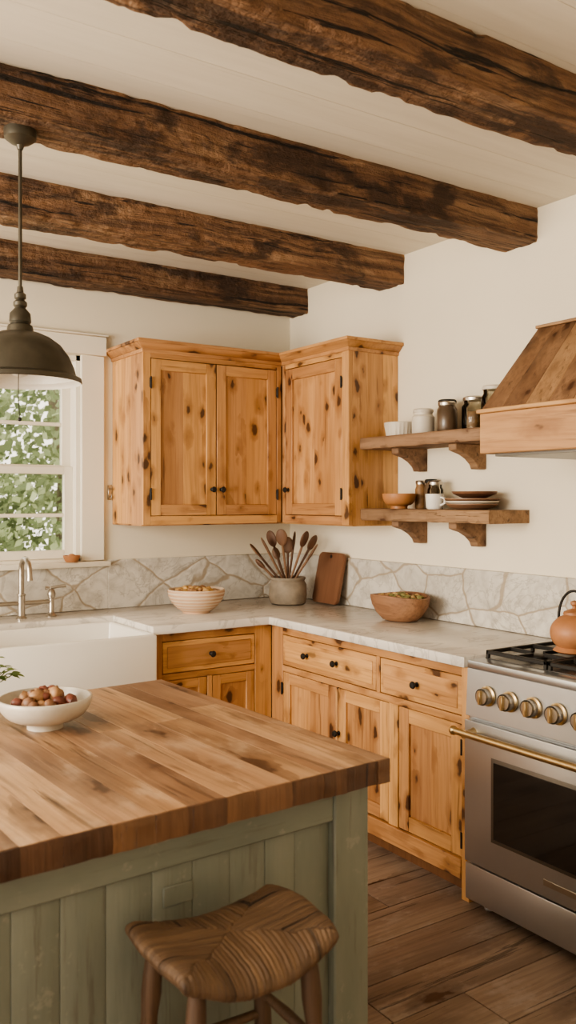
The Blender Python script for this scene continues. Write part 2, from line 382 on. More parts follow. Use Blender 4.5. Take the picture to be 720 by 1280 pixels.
# ------------------------------------------------------------ cabinets
def MBk(x,y): return Matrix.Translation((x,y,0))
def MR(x,y): return Matrix.Translation((x,y,0))@Matrix.Rotation(-math.pi/2,4,'Z')
def knob(b,x,z,y=0):
    L=Matrix.Translation((x,y,z))@Matrix.Rotation(math.pi/2,4,'X')
    b.lathe([(0,0),(.010,0),(.010,.003),(.005,.006),(.005,.015),(.013,.019),(.0155,.025),(.012,.031),(0,.033)],'iron',L=L,seg=20)
def hinge(b,x,z):
    b.box(x-.006,x+.006,-.006,.004,z-.024,z+.024,'iron',bev=.001)
    b.tube([(x,-.006,z-.03),(x,-.006,z+.03)],.0045,'iron',seg=8)
def door(b,x0,x1,z0,z1,sw=.055):
    g=.003; x0+=g;x1-=g;z0+=g;z1-=g; P='pine'
    b.box(x0,x0+sw,.002,.021,z0,z1,P,bev=.002); b.box(x1-sw,x1,.002,.021,z0,z1,P,bev=.002)
    b.box(x0+sw,x1-sw,.0025,.021,z1-sw,z1,P,'x',bev=.002); b.box(x0+sw,x1-sw,.0025,.021,z0,z0+sw,P,'x',bev=.002)
    xm=(x0+x1)/2
    for a,c in ((x0+sw,xm),(xm,x1-sw)) if x1-x0>.3 else ((x0+sw,x1-sw),):
        b.box(a,c,.014,.021,z0+sw,z1-sw,P,bev=.0006)
def drawer(b,x0,x1,z0,z1):
    g=.003
    b.box(x0+g,x1-g,.000,.021,z0+g,z1-g,'pine','x',bev=.003)
    fr=.022
    b.box(x0+g+fr,x1-g-fr,-.004,.001,z0+g+fr,z1-g-fr,'pine','x',bev=.003)
def panel(b,x0,x1,z0,z1,grain='z',y=0): b.box(x0,x1,y,.022,z0,z1,'pine',grain,bev=.0015)
def side(b,x,D,z0,z1,sgn):
    n=3; y0=.022
    for i in range(n):
        a=y0+(D-y0)*i/n; c=y0+(D-y0)*(i+1)/n
        b.box(min(x,x+sgn*.012),max(x,x+sgn*.012),a,c,z0,z1,'pine',bev=.0008)
def crown(b,x0,x1,D,z0,left,right):
    def rect(o,z): return [(x0-(o if left else 0),-o,z),(x1+(o if right else 0),-o,z),(x1+(o if right else 0),D,z),(x0-(o if left else 0),D,z)]
    for o0,za,o1,zb in ((.006,0,.010,.018),(.012,.018,.040,.046),(.046,.046,.046,.062)):
        b.hexa(rect(o0,z0+za),rect(o1,z0+zb),'pine','x',bev=.0015)

b=MB('upper_cabinet'); b.M=MBk(1.815,4.02); D=YW-4.02-.001; W=.812
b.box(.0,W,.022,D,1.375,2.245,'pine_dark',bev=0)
side(b,0,D,1.375,2.245,-1); b.box(-.012,W,.022,D,1.369,1.377,'pine','x',bev=.001)
panel(b,-.012,.028,1.375,2.245); panel(b,W-.028,W,1.375,2.245); panel(b,.028,W-.028,1.375,1.418,'x'); panel(b,.028,W-.028,2.215,2.245,'x')
mid=W/2; door(b,.028,mid,1.418,2.215); door(b,mid,W-.028,1.418,2.215)
knob(b,mid-.028,1.555,.002); knob(b,mid+.028,1.555,.002)
for z in (1.53,2.09): hinge(b,.028,z); hinge(b,W-.028,z)
crown(b,-.012,W,D,2.24,True,False); b.make()
b=MB('upper_cabinet'); b.M=MR(2.63,YW-.002); W0=YW-4.018; W=YW-3.43; D=XW-2.63-.001
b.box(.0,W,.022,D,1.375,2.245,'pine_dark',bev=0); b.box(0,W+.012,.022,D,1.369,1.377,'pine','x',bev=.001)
side(b,W,D,1.375,2.245,1)
panel(b,W0,W0+.03,1.375,2.245); panel(b,W-.045,W+.012,1.375,2.245); panel(b,W0+.03,W-.045,1.375,1.418,'x'); panel(b,W0+.03,W-.045,2.215,2.245,'x')
door(b,W0+.03,W-.045,1.418,2.215,.06); 
for z in (1.53,2.09): hinge(b,W-.045,z)
knob(b,W0+.06,1.555,.002)
crown(b,W0-.0,W+.012,D,2.24,False,True); b.make()

b=MB('base_cabinet'); b.M=MBk(0,3.70); D=YW-3.70-.001
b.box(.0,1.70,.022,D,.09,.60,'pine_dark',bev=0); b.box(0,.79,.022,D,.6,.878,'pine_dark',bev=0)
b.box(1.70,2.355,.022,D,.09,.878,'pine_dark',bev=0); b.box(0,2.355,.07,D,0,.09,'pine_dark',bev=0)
panel(b,1.70,1.755,.09,.878); panel(b,2.262,2.358,.09,.878); panel(b,1.755,2.262,.838,.878,'x'); panel(b,1.755,2.262,.655,.685,'x'); panel(b,1.755,2.262,.09,.15,'x')
drawer(b,1.755,2.262,.685,.838); panel(b,1.995,2.02,.15,.655)
door(b,1.755,1.995,.15,.655,.045); door(b,2.02,2.262,.15,.655,.045); knob(b,2.01,.762,-.004)
panel(b,0,1.70,.55,.60,'x'); panel(b,0,1.70,.09,.15,'x')
for a in (0,.42,.82,1.25,): panel(b,a,a+.03,.15,.55); 
for a in (.03,.45,.85,1.28): door(b,a,a+.39 if a<1.2 else 1.70,.15,.55,.05)
b.make()
b=MB('base_cabinet'); X0=2.36; b.M=MR(X0,3.699); D=XW-X0-.001
yy=lambda Y: 3.699-Y
We=yy(2.325)
b.box(.0,We,.022,D,.09,.878,'pine_dark',bev=0); b.box(0,We-.05,.06,D,0,.09,'pine_dark',bev=0)
A=[yy(3.60),yy(2.862),yy(2.365)]
panel(b,0,A[0],.09,.878); panel(b,A[2],We,.0,.878,y=-.006)
panel(b,A[0],A[2],.838,.878,'x'); panel(b,A[0],A[2],.655,.685,'x')
b.box(0,A[2],-.012,.022,.075,.15,'pine','x',bev=.003)
panel(b,A[1]-.012,A[1]+.012,.685,.838)
drawer(b,A[0],A[1]-.012,.685,.838); drawer(b,A[1]+.012,A[2],.685,.838)
panel(b,yy(3.165),yy(3.150),.15,.655); panel(b,yy(2.795),yy(2.735),.15,.655); 
door(b,A[0],yy(3.165),.15,.655); door(b,yy(3.15),yy(2.795),.15,.655); door(b,yy(2.735),A[2],.15,.655,.06)
L1=A[1]-.012-A[0]
knob(b,A[0]+L1*.30,.762,-.004); knob(b,A[0]+L1*.62,.762,-.004); knob(b,(A[1]+A[2])/2,.762,-.004)
knob(b,yy(3.14),.45,.002)
hinge(b,A[2],.57); hinge(b,A[2],.22); hinge(b,A[0],.57)
b.make()

# countertop
b=MB('marble_countertop')
b.prism([(0,3.66),(.80,3.66),(.80,4.13),(1.69,4.13),(1.69,3.66),(2.32,3.66),(2.32,2.318),(2.949,2.318),(2.949,4.419),(0,4.419)],.879,CZ,'marble',bev=.005,seg=2,off=Z0); b.make()
b=MB('stone_backsplash')
b.box(1.77,XW-.001,YW-.021,YW-.001,CZ+.001,1.18,'stone',bev=.002,off=Z0)
b.box(0,1.77,YW-.021,YW-.001,CZ+.001,1.148,'stone',bev=.002,off=Z0); 
b.box(XW-.021,XW-.001,1.2,YW-.022,CZ+.001,1.18,'stone',bev=.002,off=Vector((0,1.3,.15))); b.make()

# sink
b=MB('farmhouse_sink'); bm=bmesh.new(); bmesh.ops.create_cube(bm,size=1)
x0,x1,y0,y1,z0,z1=.803,1.687,3.605,4.128,.625,.893
for v in bm.verts: v.co=Vector(((x0+x1)/2+v.co.x*(x1-x0),(y0+y1)/2+v.co.y*(y1-y0),(z0+z1)/2+v.co.z*(z1-z0)))
top=[f for f in bm.faces if f.normal.z>.9][0]
bmesh.ops.inset_individual(bm,faces=[top],thickness=.032)
e=bmesh.ops.extrude_discrete_faces(bm,faces=[top]); nf=e['faces'][0]
for v in nf.verts: v.co.z-=.215; v.co.x+=(1.245-v.co.x)*.03
bmesh.ops.bevel(bm,geom=bm.edges[:],offset=.010,segments=3,affect='EDGES',profile=.5)
b.add(bm,'ceramic'); b.make()

# faucet
b=MB('bridge_faucet'); fy=4.27; fx=1.27
def col(x,y,h,r=.013): b.lathe([(0,0),(.027,0),(.028,.006),(.018,.014),(r,.024),(r,h-.01),(r+.004,h-.006),(r+.004,h),(0,h+.002)],'pewter',c=(x,y,CZ),seg=24)
for s_ in (-1,1):
    x=fx+s_*.150; col(x,fy,.10,.013); b.lathe([(0,0),(.019,0),(.021,.012),(.015,.03),(.010,.036),(0,.036)],'pewter',c=(x,fy,CZ+.10),seg=20)
    b.tube([(x-.002,fy,CZ+.142),(x+s_*.03,fy-.01,CZ+.148),(x+s_*.068,fy-.02,CZ+.152)],[.007,.007,.010],'pewter')
    b.tube([(x-s_*.01,fy,CZ+.142),(x-s_*.03,fy,CZ+.142)],[.007,.009],'pewter')
b.tube([(fx-.150,fy,CZ+.075),(fx+.150,fy,CZ+.075)],.011,'pewter')
col(fx,fy,.12,.018)
pts=[(fx,fy,CZ+.10),(fx,fy,CZ+.20)]+[(fx+.0,fy-.065+.065*math.cos(a),CZ+.235+.06*math.sin(a)) for a in [math.pi*i/12 for i in range(0,12)]]+[(fx,fy-.132,CZ+.215),(fx,fy-.133,CZ+.195)]
b.tube(pts,[.014]*2+[.013]*12+[.013,.016],'pewter',seg=16); b.make()
b=MB('terracotta_dish'); b.lathe([(0,0),(.03,0),(.042,.022),(.045,.035),(.04,.035),(.034,.018),(0,.012)],'terra',c=(1.56,YW-.05,1.1785),seg=24); b.ball((1.56,YW-.05,1.205),.022,'terra',(1,1,.8)); b.make()

# ------------------------------------------------------------ island
RI=Matrix.Translation((1.272,1.503,0))@Matrix.Rotation(R(3),4,'Z')
b=MB('kitchen_island'); b.M=RI
Lx=1.85; Wy=1.07; x=-Lx
tz0,tz1=.868,CZ
while x<-.001:
    wd=random.uniform(.060,.095); xe=min(x+wd,0)
    if -xe<.03: xe=0
    y=.0035; jog=random.uniform(-.0015,.0015)
    while y<Wy:
        ln=random.uniform(.5,1.1) ; ye=min(y+ln,Wy)
        if Wy-ye<.25: ye=Wy
        b.box(x,xe,y,ye,tz0,tz1,'butcher','y',bev=.0009,rnd=random.random()); y=ye
    bm=bmesh.new(); bmesh.ops.create_cube(bm,size=1); bmesh.ops.subdivide_edges(bm,edges=bm.edges[:],cuts=4,use_grid_fill=True)
    for v in bm.verts:
        p=Vector(((x+xe)/2+v.co.x*(xe-x),.000+.004*(v.co.y+.5),(tz0+tz1)/2+v.co.z*(tz1-tz0)))
        if v.co.y<0:
            p.y-=.004*noise.noise(Vector((p.x*40,p.z*40,2)))+.0015+jog
            if v.co.z>.4: p.y+=.002
        if v.co.z>.4: p.z-=.0008
        v.co=p
    b.add(bm,'endgrain','z',rnd=random.random())
    x=xe
b.box(-.0,.003,0,Wy,tz0+.001,tz1-.001,'endgrain','y',bev=.001,rnd=.6)
bx0,bx1,by0,by1=-Lx+.03,-.03,.035,Wy-.04
S='sage'
b.box(bx1-.10,bx1,by0,by0+.10,0,.867,S,bev=.004); b.box(bx0,bx0+.10,by0,by0+.10,0,.867,S,bev=.004)
b.box(bx1-.10,bx1,by1-.10,by1,0,.867,S,bev=.004); b.box(bx0,bx0+.10,by1-.10,by1,0,.867,S,bev=.004)
b.box(bx0+.10,bx1-.10,by0+.004,by0+.03,.795,.867,S,'x',bev=.003); b.box(bx0+.10,bx1-.10,by0+.004,by0+.03,.02,.13,S,'x',bev=.003)
xb=bx1-.10; i=0
while xb>bx0+.101:
    wd=random.choice((.088,.10,.078,.095)); xa=max(xb-wd,bx0+.10); b.box(xa,xb,by0+.019+random.uniform(-.0015,.0015),by0+.03,.13,.795,S,bev=.003,seg=2); xb=xa
b.box(bx0+.02,bx1-.02,by0+.03,by1-.02,.03,.866,S,bev=0)
for zz in ((.02,.13),(.795,.867)):
    b.box(bx1-.03,bx1-.004,by0+.1,by1-.1,*zz,S,'y',bev=.003); b.box(bx0+.1,bx1-.1,by1-.03,by1-.004,*zz,S,'x',bev=.003)
b.box(-.545,-.480,by0+.013,by0+.019,.715,.755,S,bev=.002); b.make()

# stool
b=MB('rush_seat_stool'); cx,cy,zs=.782,1.362,.700; a_,d_=.158,.124
bm=bmesh.new(); n=220; top=[];bot=[]; uvs=[]
NS=17
def seatpt(u,v,sgn):
    uu=u*math.sqrt(1-.16*v*v); vv=v*math.sqrt(1-.20*u*u)
    e=max(abs(u),abs(v)); th=.025*math.sqrt(max(0,1-e**6))
    x=cx+a_*uu*1.06; y=cy+d_*vv*1.06
    z=zs+.032*u*u-.018*v*v*(1-.4*u*u)+.006*noise.noise(Vector((u*2,v*2,5)))
    au,av=abs(u),abs(v)+.08*noise.noise(Vector((u*5,v*5,8)))
    s_=(u if av>au else v*1.0)+.010*noise.noise(Vector((u*7,v*7,3)))
    cid=math.floor(s_*NS+.5)
    rp=abs(math.cos(s_*math.pi*NS))**.7*.0018+noise.noise(Vector((cid*3.3,av*1.5,au)))*.0014-(.0012 if abs(av-au)<.02 else 0)
    z+=sgn*(th+rp*(1 if e<.97 else .3))
    ex=.0016*math.cos(s_*math.pi*NS*2)*max(0,(e-.85)/.15)
    if au>av: x+=math.copysign(ex,u)
    else: y+=math.copysign(ex,v)
    uvs.append((s_*.16,.0,(v if av>au else u)*.16+cid*.37))
    return (x,y,z)
for i in range(n+1):
    top.append([bm.verts.new(seatpt(-1+2*i/n,-1+2*j/n,1)) for j in range(n+1)]); bot.append([bm.verts.new(seatpt(-1+2*i/n,-1+2*j/n,-1)) for j in range(n+1)])
for g,fl in ((top,0),(bot,1)):
    for i in range(n):
        for j in range(n):
            q=(g[i][j],g[i+1][j],g[i+1][j+1],g[i][j+1]); bm.faces.new(q[::-1] if fl else q)
for i in range(n):
    for s1,t1 in (((top[i][0],top[i+1][0]),(bot[i][0],bot[i+1][0])),((top[i][n],top[i+1][n]),(bot[i][n],bot[i+1][n])),((top[0][i],top[0][i+1]),(bot[0][i],bot[0][i+1])),((top[n][i],top[n][i+1]),(bot[n][i],bot[n][i+1]))):
        bm.faces.new((s1[0],s1[1],t1[1],t1[0]))
bmesh.ops.recalc_face_normals(bm,faces=bm.faces[:])
k0=len(b.g); b.add(bm,'rush','x')
for i,q in enumerate(uvs): b.g[k0+i]=Vector(q)
legs=[]
for sx in (-1,1):
    for sy in (-1,1):
        p0=Vector((cx+sx*.112,cy+sy*.082,.692)); p1=Vector((cx+sx*.155,cy+sy*.116,0)); legs.append((p0,p1))
        P=[p0.lerp(p1,t) for t in (0,.06,.12,.18,.24,.3,.42,.55,.7,.85,1)]
        b.tube(P,[.014,.017,.0185,.015,.017,.0165,.019,.016,.0175,.014,.012],'stool',seg=14)
def lp(i,z): p0,p1=legs[i]; return p0.lerp(p1,(.70-z)/.70)
for i,j,z in ((0,2,.47),(1,3,.50),(0,1,.54),(2,3,.54),(0,2,.2),(1,3,.2),(0,1,.26),(2,3,.26)):
    p,q=lp(i,z),lp(j,z); b.tube([p,p.lerp(q,.5),q],[.008,.011,.008],'stool',12)
b.make(60)

def bowl(b,c,R_,h,mat,foot=.4,th=.006,seg=48):
    P=[(0,.0),(R_*foot,0),(R_*foot,.012*h/.07),(R_*foot*1.15,.016*h/.07)]
    for i in range(1,9):
        t=i/8; P.append((R_*(foot*1.15+(1-foot*1.15)*math.sin(t*math.pi/2)**.9),.016*h/.07+(h-.016*h/.07)*(1-math.cos(t*math.pi/2))**.9 ))
    inner=[(r-th,z+th*.3) for r,z in P[4:]][::-1]
    P+= [(R_-th*.3,h+th*.3)]+inner+[(0,.024*h/.07)]
    b.lathe(P,mat,c=c,seg=seg)
b=MB('fruit_bowl'); c=(.712,2.19,CZ+.0005); bowl(b,c,.118,.078,'bowlwhite',.38)
for i in range(34):
    a=i*2.4; rr=.076*math.sqrt((i%21)/21); z=.050+(.016 if i<21 else .034)-(.0 if rr<.05 else -.003)
    if i>=21: rr*=.6
    rot=Matrix.Rotation(random.random()*6,4,'Z')@Matrix.Rotation(random.random()*2,4,'X')
    b.ball((c[0]+rr*math.cos(a),c[1]+rr*math.sin(a),c[2]+z),random.uniform(.012,.018),random.choice(['fig1','fig2','fig3','fig2','fig1','fig3']),(1,1,1.25),rot,.35,2)
b.make(60)

# herb pot
b=MB('potted_herb'); hc=(.605,2.43,CZ+.0005)
b.lathe([(0,0),(.032,0),(.045,.06),(.048,.07),(.042,.07),(.038,.055),(0,.05)],'crock',c=hc,seg=28)
def leaf(b,p,d,ln,wd,mat='herb'):
    d=Vector(d).normalized(); sd=d.cross(Vector((random.uniform(-.3,.3),random.uniform(-.3,.3),1))).normalized(); up=sd.cross(d)
    bm=bmesh.new(); p=Vector(p); L_=[];C=[];R2=[]
    for i in range(6):
        t=i/5; w_=wd*math.sin(math.pi*min(1,t*.92+.05))**.8; q=p+d*ln*t-up*0+Vector((0,0,-.25*ln*t*t))
        L_.append(bm.verts.new(q+sd*w_+up*w_*.25)); C.append(bm.verts.new(q)); R2.append(bm.verts.new(q-sd*w_+up*w_*.25))
    for i in range(5):
        bm.faces.new((L_[i],C[i],C[i+1],L_[i+1])); bm.faces.new((C[i],R2[i],R2[i+1],C[i+1]))
    b.add(bm,mat)
for i in range(34):
    a=random.random()*6.28; el=random.uniform(.3,1.3); tip=Vector((math.cos(a)*math.cos(el),math.sin(a)*math.cos(el),math.sin(el)))*random.uniform(.06,.11)+Vector((hc[0],hc[1],hc[2]+.06))
    b.tube([(hc[0],hc[1],hc[2]+.05),tip],.0015,'herb',seg=5,rnd=.2)
    for k in range(2): leaf(b,tip,(math.cos(a+k-.5),math.sin(a+k-.5),random.uniform(-.2,.6)),.035,.010)
b.make(180)

# counter objects
b=MB('striped_serving_bowl'); c=(2.09,4.0,CZ+.0005); Rb,h=.146,.118
P=[(0,0),(.07,0),(.072,.008)]
for i in range(1,15):
    t=i/14; P.append((.072+(Rb-.072)*math.sin(t*math.pi/2)+(.0015 if i%2 else -.0005),.008+(h-.008)*t**1.25))
b.lathe(P,'pinkclay',c=c,seg=48)
for i in range(3,14,2):
    r_,z_=P[i+2]; r0,z0_=P[i+1]; b.lathe([(r0+.0008,z0_),(r_+.0018,z_)],'pinkclay2',c=c,seg=48)
b.lathe([(Rb,h),(Rb-.003,h+.004),(Rb-.009,h),(Rb-.02,h*.7),(0,h*.55)],'pinkclay2',c=c,seg=48)
for i in range(42):
    a=i*2.4; rr=.105*math.sqrt(i/42); b.ball((c[0]+rr*math.cos(a),c[1]+rr*math.sin(a),c[2]+.105+.018*(1-(rr/.11)**2)+random.uniform(-.006,.006)),random.uniform(.016,.022),random.choice(['food','food','fig2']),(1,1,.7),None,.4,2)
b.make()

b=MB('utensil_crock'); c=(2.69,4.05,CZ+.0005)
b.lathe([(0,0),(.088,0),(.100,.008),(.106,.05),(.104,.11),(.092,.13),(.099,.14),(.099,.150),(.088,.150),(.084,.13),(.088,.03),(0,.02)],'crock',c=c,seg=40)
ends=[(-.16,.02,.33,0),(-.11,-.06,.36,1),(-.06,.04,.32,2),(-.03,-.07,.40,0),(.03,.03,.38,1),(.08,-.05,.39,0),(.12,.0,.37,0),(.0,.06,.35,0),(-.14,-.02,.27,2),(.12,-.08,.33,1),(-.08,.0,.39,0)]
Rv=Vector((.833,-.553,0)); Fv=Vector((.553,.833,0))
for (l,dd,hh,kind) in ends:
    base=Vector(c)+Vector((0,0,.03))-Rv*l*.25; tip=Vector(c)+Rv*l+Fv*dd+Vector((0,0,hh-.06)); dr=(tip-base).normalized()
    b.tube([base,base.lerp(tip,.5),tip],[.006,.006,.007],'spoon',seg=10)
    rot=dr.to_track_quat('Z','Y').to_matrix().to_4x4()@Matrix.Rotation(random.uniform(-1,1),4,'Z')
    if kind==0: b.ball(tip+dr*.035,1,'spoon',(.033,.009,.048),rot)
    elif kind==1: b.ball(tip+dr*.03,1,'spoon',(.026,.007,.055),rot)
    else: b.ball(tip+dr*.02,1,'spoon',(.021,.013,.036),rot)
b.make()

# leaning cutting board
b=MB('cutting_board'); 
Lb=Matrix.Translation((2.862,3.92,CZ+.003))@Matrix.Rotation(R(12),4,'Y')
bm=bmesh.new(); pts=[]
def rr2(w,h,r,n=6):
    P=[]
    for cx_,cy_,a0 in ((w/2-r,h-r,0),(-w/2+r,h-r,90),(-w/2+r,r,180),(w/2-r,r,270)):
        for i in range(n+1): a=R(a0+90*i/n); P.append((cx_+r*math.cos(a),cy_+r*math.sin(a)))
    return P
P=rr2(.235,.285,.03)
va=[bm.verts.new((0,-p[0],p[1])) for p in P]; f=bm.faces.new(va); e=bmesh.ops.extrude_face_region(bm,geom=[f])
for v in [g for g in e['geom'] if isinstance(g,bmesh.types.BMVert)]: v.co.x-=.022
bmesh.ops.recalc_face_normals(bm,faces=bm.faces[:]); bmesh.ops.bevel(bm,geom=[e for e in bm.edges if abs((e.verts[0].co-e.verts[1].co).x)<1e-5],offset=.003,segments=2,affect='EDGES')
b.M=Lb; b.add(bm,'board'); 
b.tube([(-.024,0,.262),(-.0,0,.262)],.009,'iron',seg=14); b.make()

# dough bowl right
b=MB('wooden_dough_bowl'); c=Vector((2.765,3.19,CZ+.0005))
bm=bmesh.new(); prof=[(0,0),(.06,0),(.080,.006),(.108,.035),(.130,.075),(.138,.112),(.138,.122),(.128,.124),(.12,.11),(.10,.06),(.06,.03),(0,.025)]
seg=48; rings=[]
for r_,z_ in prof:
    rings.append([bm.verts.new(c+Vector((r_*.88*math.cos(2*math.pi*i/seg),r_*1.22*math.sin(2*math.pi*i/seg),z_*(1+.05*math.sin(4*math.pi*i/seg+1.5))+.0))) for i in range(seg)] if r_>0 else [bm.verts.new(c+Vector((0,0,z_)))])
for a,d in zip(rings,rings[1:]):
    for i in range(seg):
        j=(i+1)%seg
        if len(a)==1: bm.faces.new((a[0],d[j],d[i]))
        elif len(d)==1: bm.faces.new((a[i],a[j],d[0]))
        else: bm.faces.new((a[i],a[j],d[j],d[i]))
bmesh.ops.recalc_face_normals(bm,faces=bm.faces[:]); b.add(bm,'dough','y')
for i in range(60):
    a=i*2.4; rr=math.sqrt(i/60); b.ball(c+Vector((.095*rr*math.cos(a),.130*rr*math.sin(a),.110+.012*(1-rr)+random.uniform(-.006,.008))),random.uniform(.010,.015),random.choice(['moss','food','moss','fig2']),(1,1,.7),None,.4,2)
b.make()

# ------------------------------------------------------------ shelves
def shelf(z0,z1,ya,yb,corb):
    b=MB('wall_shelf'); bm=bmesh.new(); N=60; 
    for_x=2.70
    rings=[]
    for i in range(N+1):
        y=ya+(yb-ya)*i/N; j=.008*noise.noise(Vector((y*9,z0*5,0)))+.004*noise.noise(Vector((y*40,z0,0)))
        k=.004*noise.noise(Vector((y*12,3,z0)))
        rings.append([bm.verts.new(p) for p in ((XW-.001,y,z0),(for_x+.006+j,y,z0+k),(for_x+j*.7,y,z0+.008+k),(for_x+j*.6,y,z1-.006),(for_x+.006+j,y,z1),(XW-.001,y,z1))])
    for a,c in zip(rings,rings[1:]):
        for k in range(6): bm.faces.new((a[k],a[(k+1)%6],c[(k+1)%6],c[k]))
    bm.faces.new(rings[0]); bm.faces.new(rings[-1][::-1]); bmesh.ops.recalc_face_normals(bm,faces=bm.faces[:])
    b.add(bm,'shelf','y')
    for Y in corb:
        P=[(0,0),(-.19,0),(-.19,-.028),(-.165,-.036),(-.13,-.045),(-.09,-.065),(-.06,-.09),(-.05,-.112),(0,-.112)]
        L=Matrix.Translation((XW-.001,Y+.025,z0))@Matrix.Rotation(R(90),4,'X')
        b.prism(P,0,.05,'shelf',L=L,bev=.003)
    b.make()
shelf(1.752,1.808,2.345,3.412,(3.22,2.83)); shelf(1.400,1.457,2.555,3.412,(3.22,2.83))
U=1.8085; Lw=1.4575
def jar(name,c,r,h,mat,lid=None,fill=None):
    b=MB(name)
    b.lathe([(0,0),(r*.92,0),(r,.006),(r,h*.80),(r*.82,h*.90),(r*.82,h),(r*.72,h),(r*.72,h*.88),(r*.9,h*.78),(r*.9,.008),(0,.008)],mat,c=c,seg=28)
    if fill: b.lathe([(0,.009),(r*.88,.009),(r*.88,h*.62),(0,h*.64)],fill,c=c,seg=28)
    if lid: b.lathe([(0,h*1.0+.0002),(r*.9,h+.0002),(r*.92,h+.012),(r*.8,h+.018),(0,h+.02)],lid,c=c,seg=28)
    b.make()
b=MB('ribbed_ramekin'); c=(2.83,3.26,U)
bm=bmesh.new(); seg=72; rings=[]
for r_,z_,k in ((.060,0,0),(.068,.004,1),(.078,.060,1),(.080,.070,0),(.075,.072,0),(.070,.055,0),(.055,.01,0)):
    rings.append([bm.verts.new((c[0]+(r_+k*.0018*math.cos(i*2*math.pi/3))*math.cos(2*math.pi*i/seg),c[1]+(r_+k*.0018*math.cos(i*2*math.pi/3))*math.sin(2*math.pi*i/seg),c[2]+z_)) for i in range(seg)])
for a,d in zip(rings,rings[1:]):
    for i in range(seg): bm.faces.new((a[i],a[(i+1)%seg],d[(i+1)%seg],d[i]))
bm.faces.new(rings[0][::-1]); bm.faces.new(rings[-1]); b.add(bm,'cream'); b.make()
jar('ceramic_canister',(2.82,3.085,U),.054,.105,'cream','cream')
jar('spice_jar',(2.86,2.965,U),.047,.140,'darkjar','iron')
jar('spice_jar',(2.79,2.895,U),.044,.120,'darkjar','pewter')
jar('glass_storage_jar',(2.85,2.780,U),.058,.135,'glass','pewter','spice')
jar('glass_storage_jar',(2.84,2.655,U),.057,.170,'glass','cream','cream')
jar('glass_storage_jar',(2.80,2.53,U),.050,.140,'glass','pewter','food')
b=MB('orange_bowl'); bowl(b,(2.80,3.235,Lw),.082,.072,'orangebowl',.5); b.make()
jar('spice_jar',(2.908,3.125,Lw),.034,.125,'darkjar','iron'); jar('spice_jar',(2.914,3.205,Lw),.028,.12,'spice','pewter')
jar('glass_storage_jar',(2.86,3.045,Lw),.038,.115,'glass','pewter','cream')
b=MB('ceramic_cup'); b.lathe([(0,0),(.034,0),(.04,.01),(.043,.07),(.039,.071),(.036,.012),(0,.01)],'ceramic',c=(2.79,2.975,Lw),seg=28); b.tube([(2.79,2.935,Lw+.055),(2.79,2.91,Lw+.05),(2.79,2.908,Lw+.028),(2.79,2.935,Lw+.018)],.005,'ceramic'); b.make()
b=MB('plate_stack')
for i,(r_,m_) in enumerate(((.112,'plate'),(.118,'cream'),(.122,'plate'))):
    b.lathe([(0,0),(r_*.55,0),(r_*.8,.008),(r_,.022),(r_,.026),(r_*.8,.014),(0,.010)],m_,c=(2.812,2.76,Lw+i*.012),seg=48)
b.lathe([(0,0),(.05,0),(.095,.02),(.10,.03),(.094,.03),(.06,.012),(0,.01)],'board',c=(2.812,2.745,Lw+.0505),seg=40)
b.make()

# ------------------------------------------------------------ hood
b=MB('range_hood'); ya,yb=1.375,2.312; xf=2.395; xe=XW-.001
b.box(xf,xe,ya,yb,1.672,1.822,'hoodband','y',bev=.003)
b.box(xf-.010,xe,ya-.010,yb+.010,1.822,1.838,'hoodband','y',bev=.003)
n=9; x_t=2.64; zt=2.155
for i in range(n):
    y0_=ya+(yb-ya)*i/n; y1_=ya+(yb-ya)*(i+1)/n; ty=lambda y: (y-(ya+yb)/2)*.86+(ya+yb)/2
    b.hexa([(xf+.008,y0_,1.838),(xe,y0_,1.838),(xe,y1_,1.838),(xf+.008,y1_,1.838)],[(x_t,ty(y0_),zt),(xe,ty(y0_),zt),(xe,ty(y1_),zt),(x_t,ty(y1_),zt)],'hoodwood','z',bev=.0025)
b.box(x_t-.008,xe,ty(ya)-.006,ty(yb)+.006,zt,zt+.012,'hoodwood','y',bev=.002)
b.box(xf+.04,xe-.03,ya+.04,yb-.04,1.662,1.674,'steeldark',bev=.001); b.make()

# ------------------------------------------------------------ range
b=MB('stove_range'); ya,yb=1.385,2.300; xf=2.33; xe=XW-.024
St='steel'
b.box(xf,xe,ya,yb,.10,.885,St,bev=.002)
b.box(xf+.05,xe,ya+.02,yb-.02,.03,.10,'steeldark',bev=0)
for Y in (ya+.05,yb-.05):
    for X in (xf+.05,xe-.06): b.lathe([(0,0),(.018,0),(.018,.01),(.013,.02),(.013,.11),(0,.11)],St,c=(X,Y,.0),seg=16)
b.box(xf-.012,xe,ya,yb,.885,.914,St,bev=.006,seg=2)
b.box(xf+.06,xe-.02,ya+.02,yb-.02,.9145,.918,'steeldark',bev=.001)
b.hexa([(xf-.020,ya,.712),(xf,ya,.712),(xf,yb,.712),(xf-.020,yb,.712)],[(xf-.010,ya,.886),(xf,ya,.886),(xf,yb,.886),(xf-.010,yb,.886)],St,bev=.002)
for i in range(8):
    Y=yb-.108-.103*i
    L=Matrix.Translation((xf-.017,Y,.800))@Matrix.Rotation(R(-90),4,'Y')
    b.lathe([(0,0),(.036,0),(.036,.006),(.030,.009),(.029,.010)],'brass',L=L,seg=28)
    b.lathe([(.0285,.009),(.029,.03),(.025,.037),(0,.038)],'pewter',L=L,seg=28)
    b.lathe([(.0295,.024),(.0305,.03),(.0295,.034)],'pewter',L=L,seg=28)
    b.box(xf-.066,xf-.052,Y-.006,Y+.006,.775,.825,'brass',bev=.002)
dz0,dz1=.185,.700
b.box(xf-.030,xf-.001,ya+.004,yb-.004,dz0,dz1,St,bev=.004,seg=2)
wy0,wy1,wz0,wz1=ya+.15,yb-.15,.305,.575
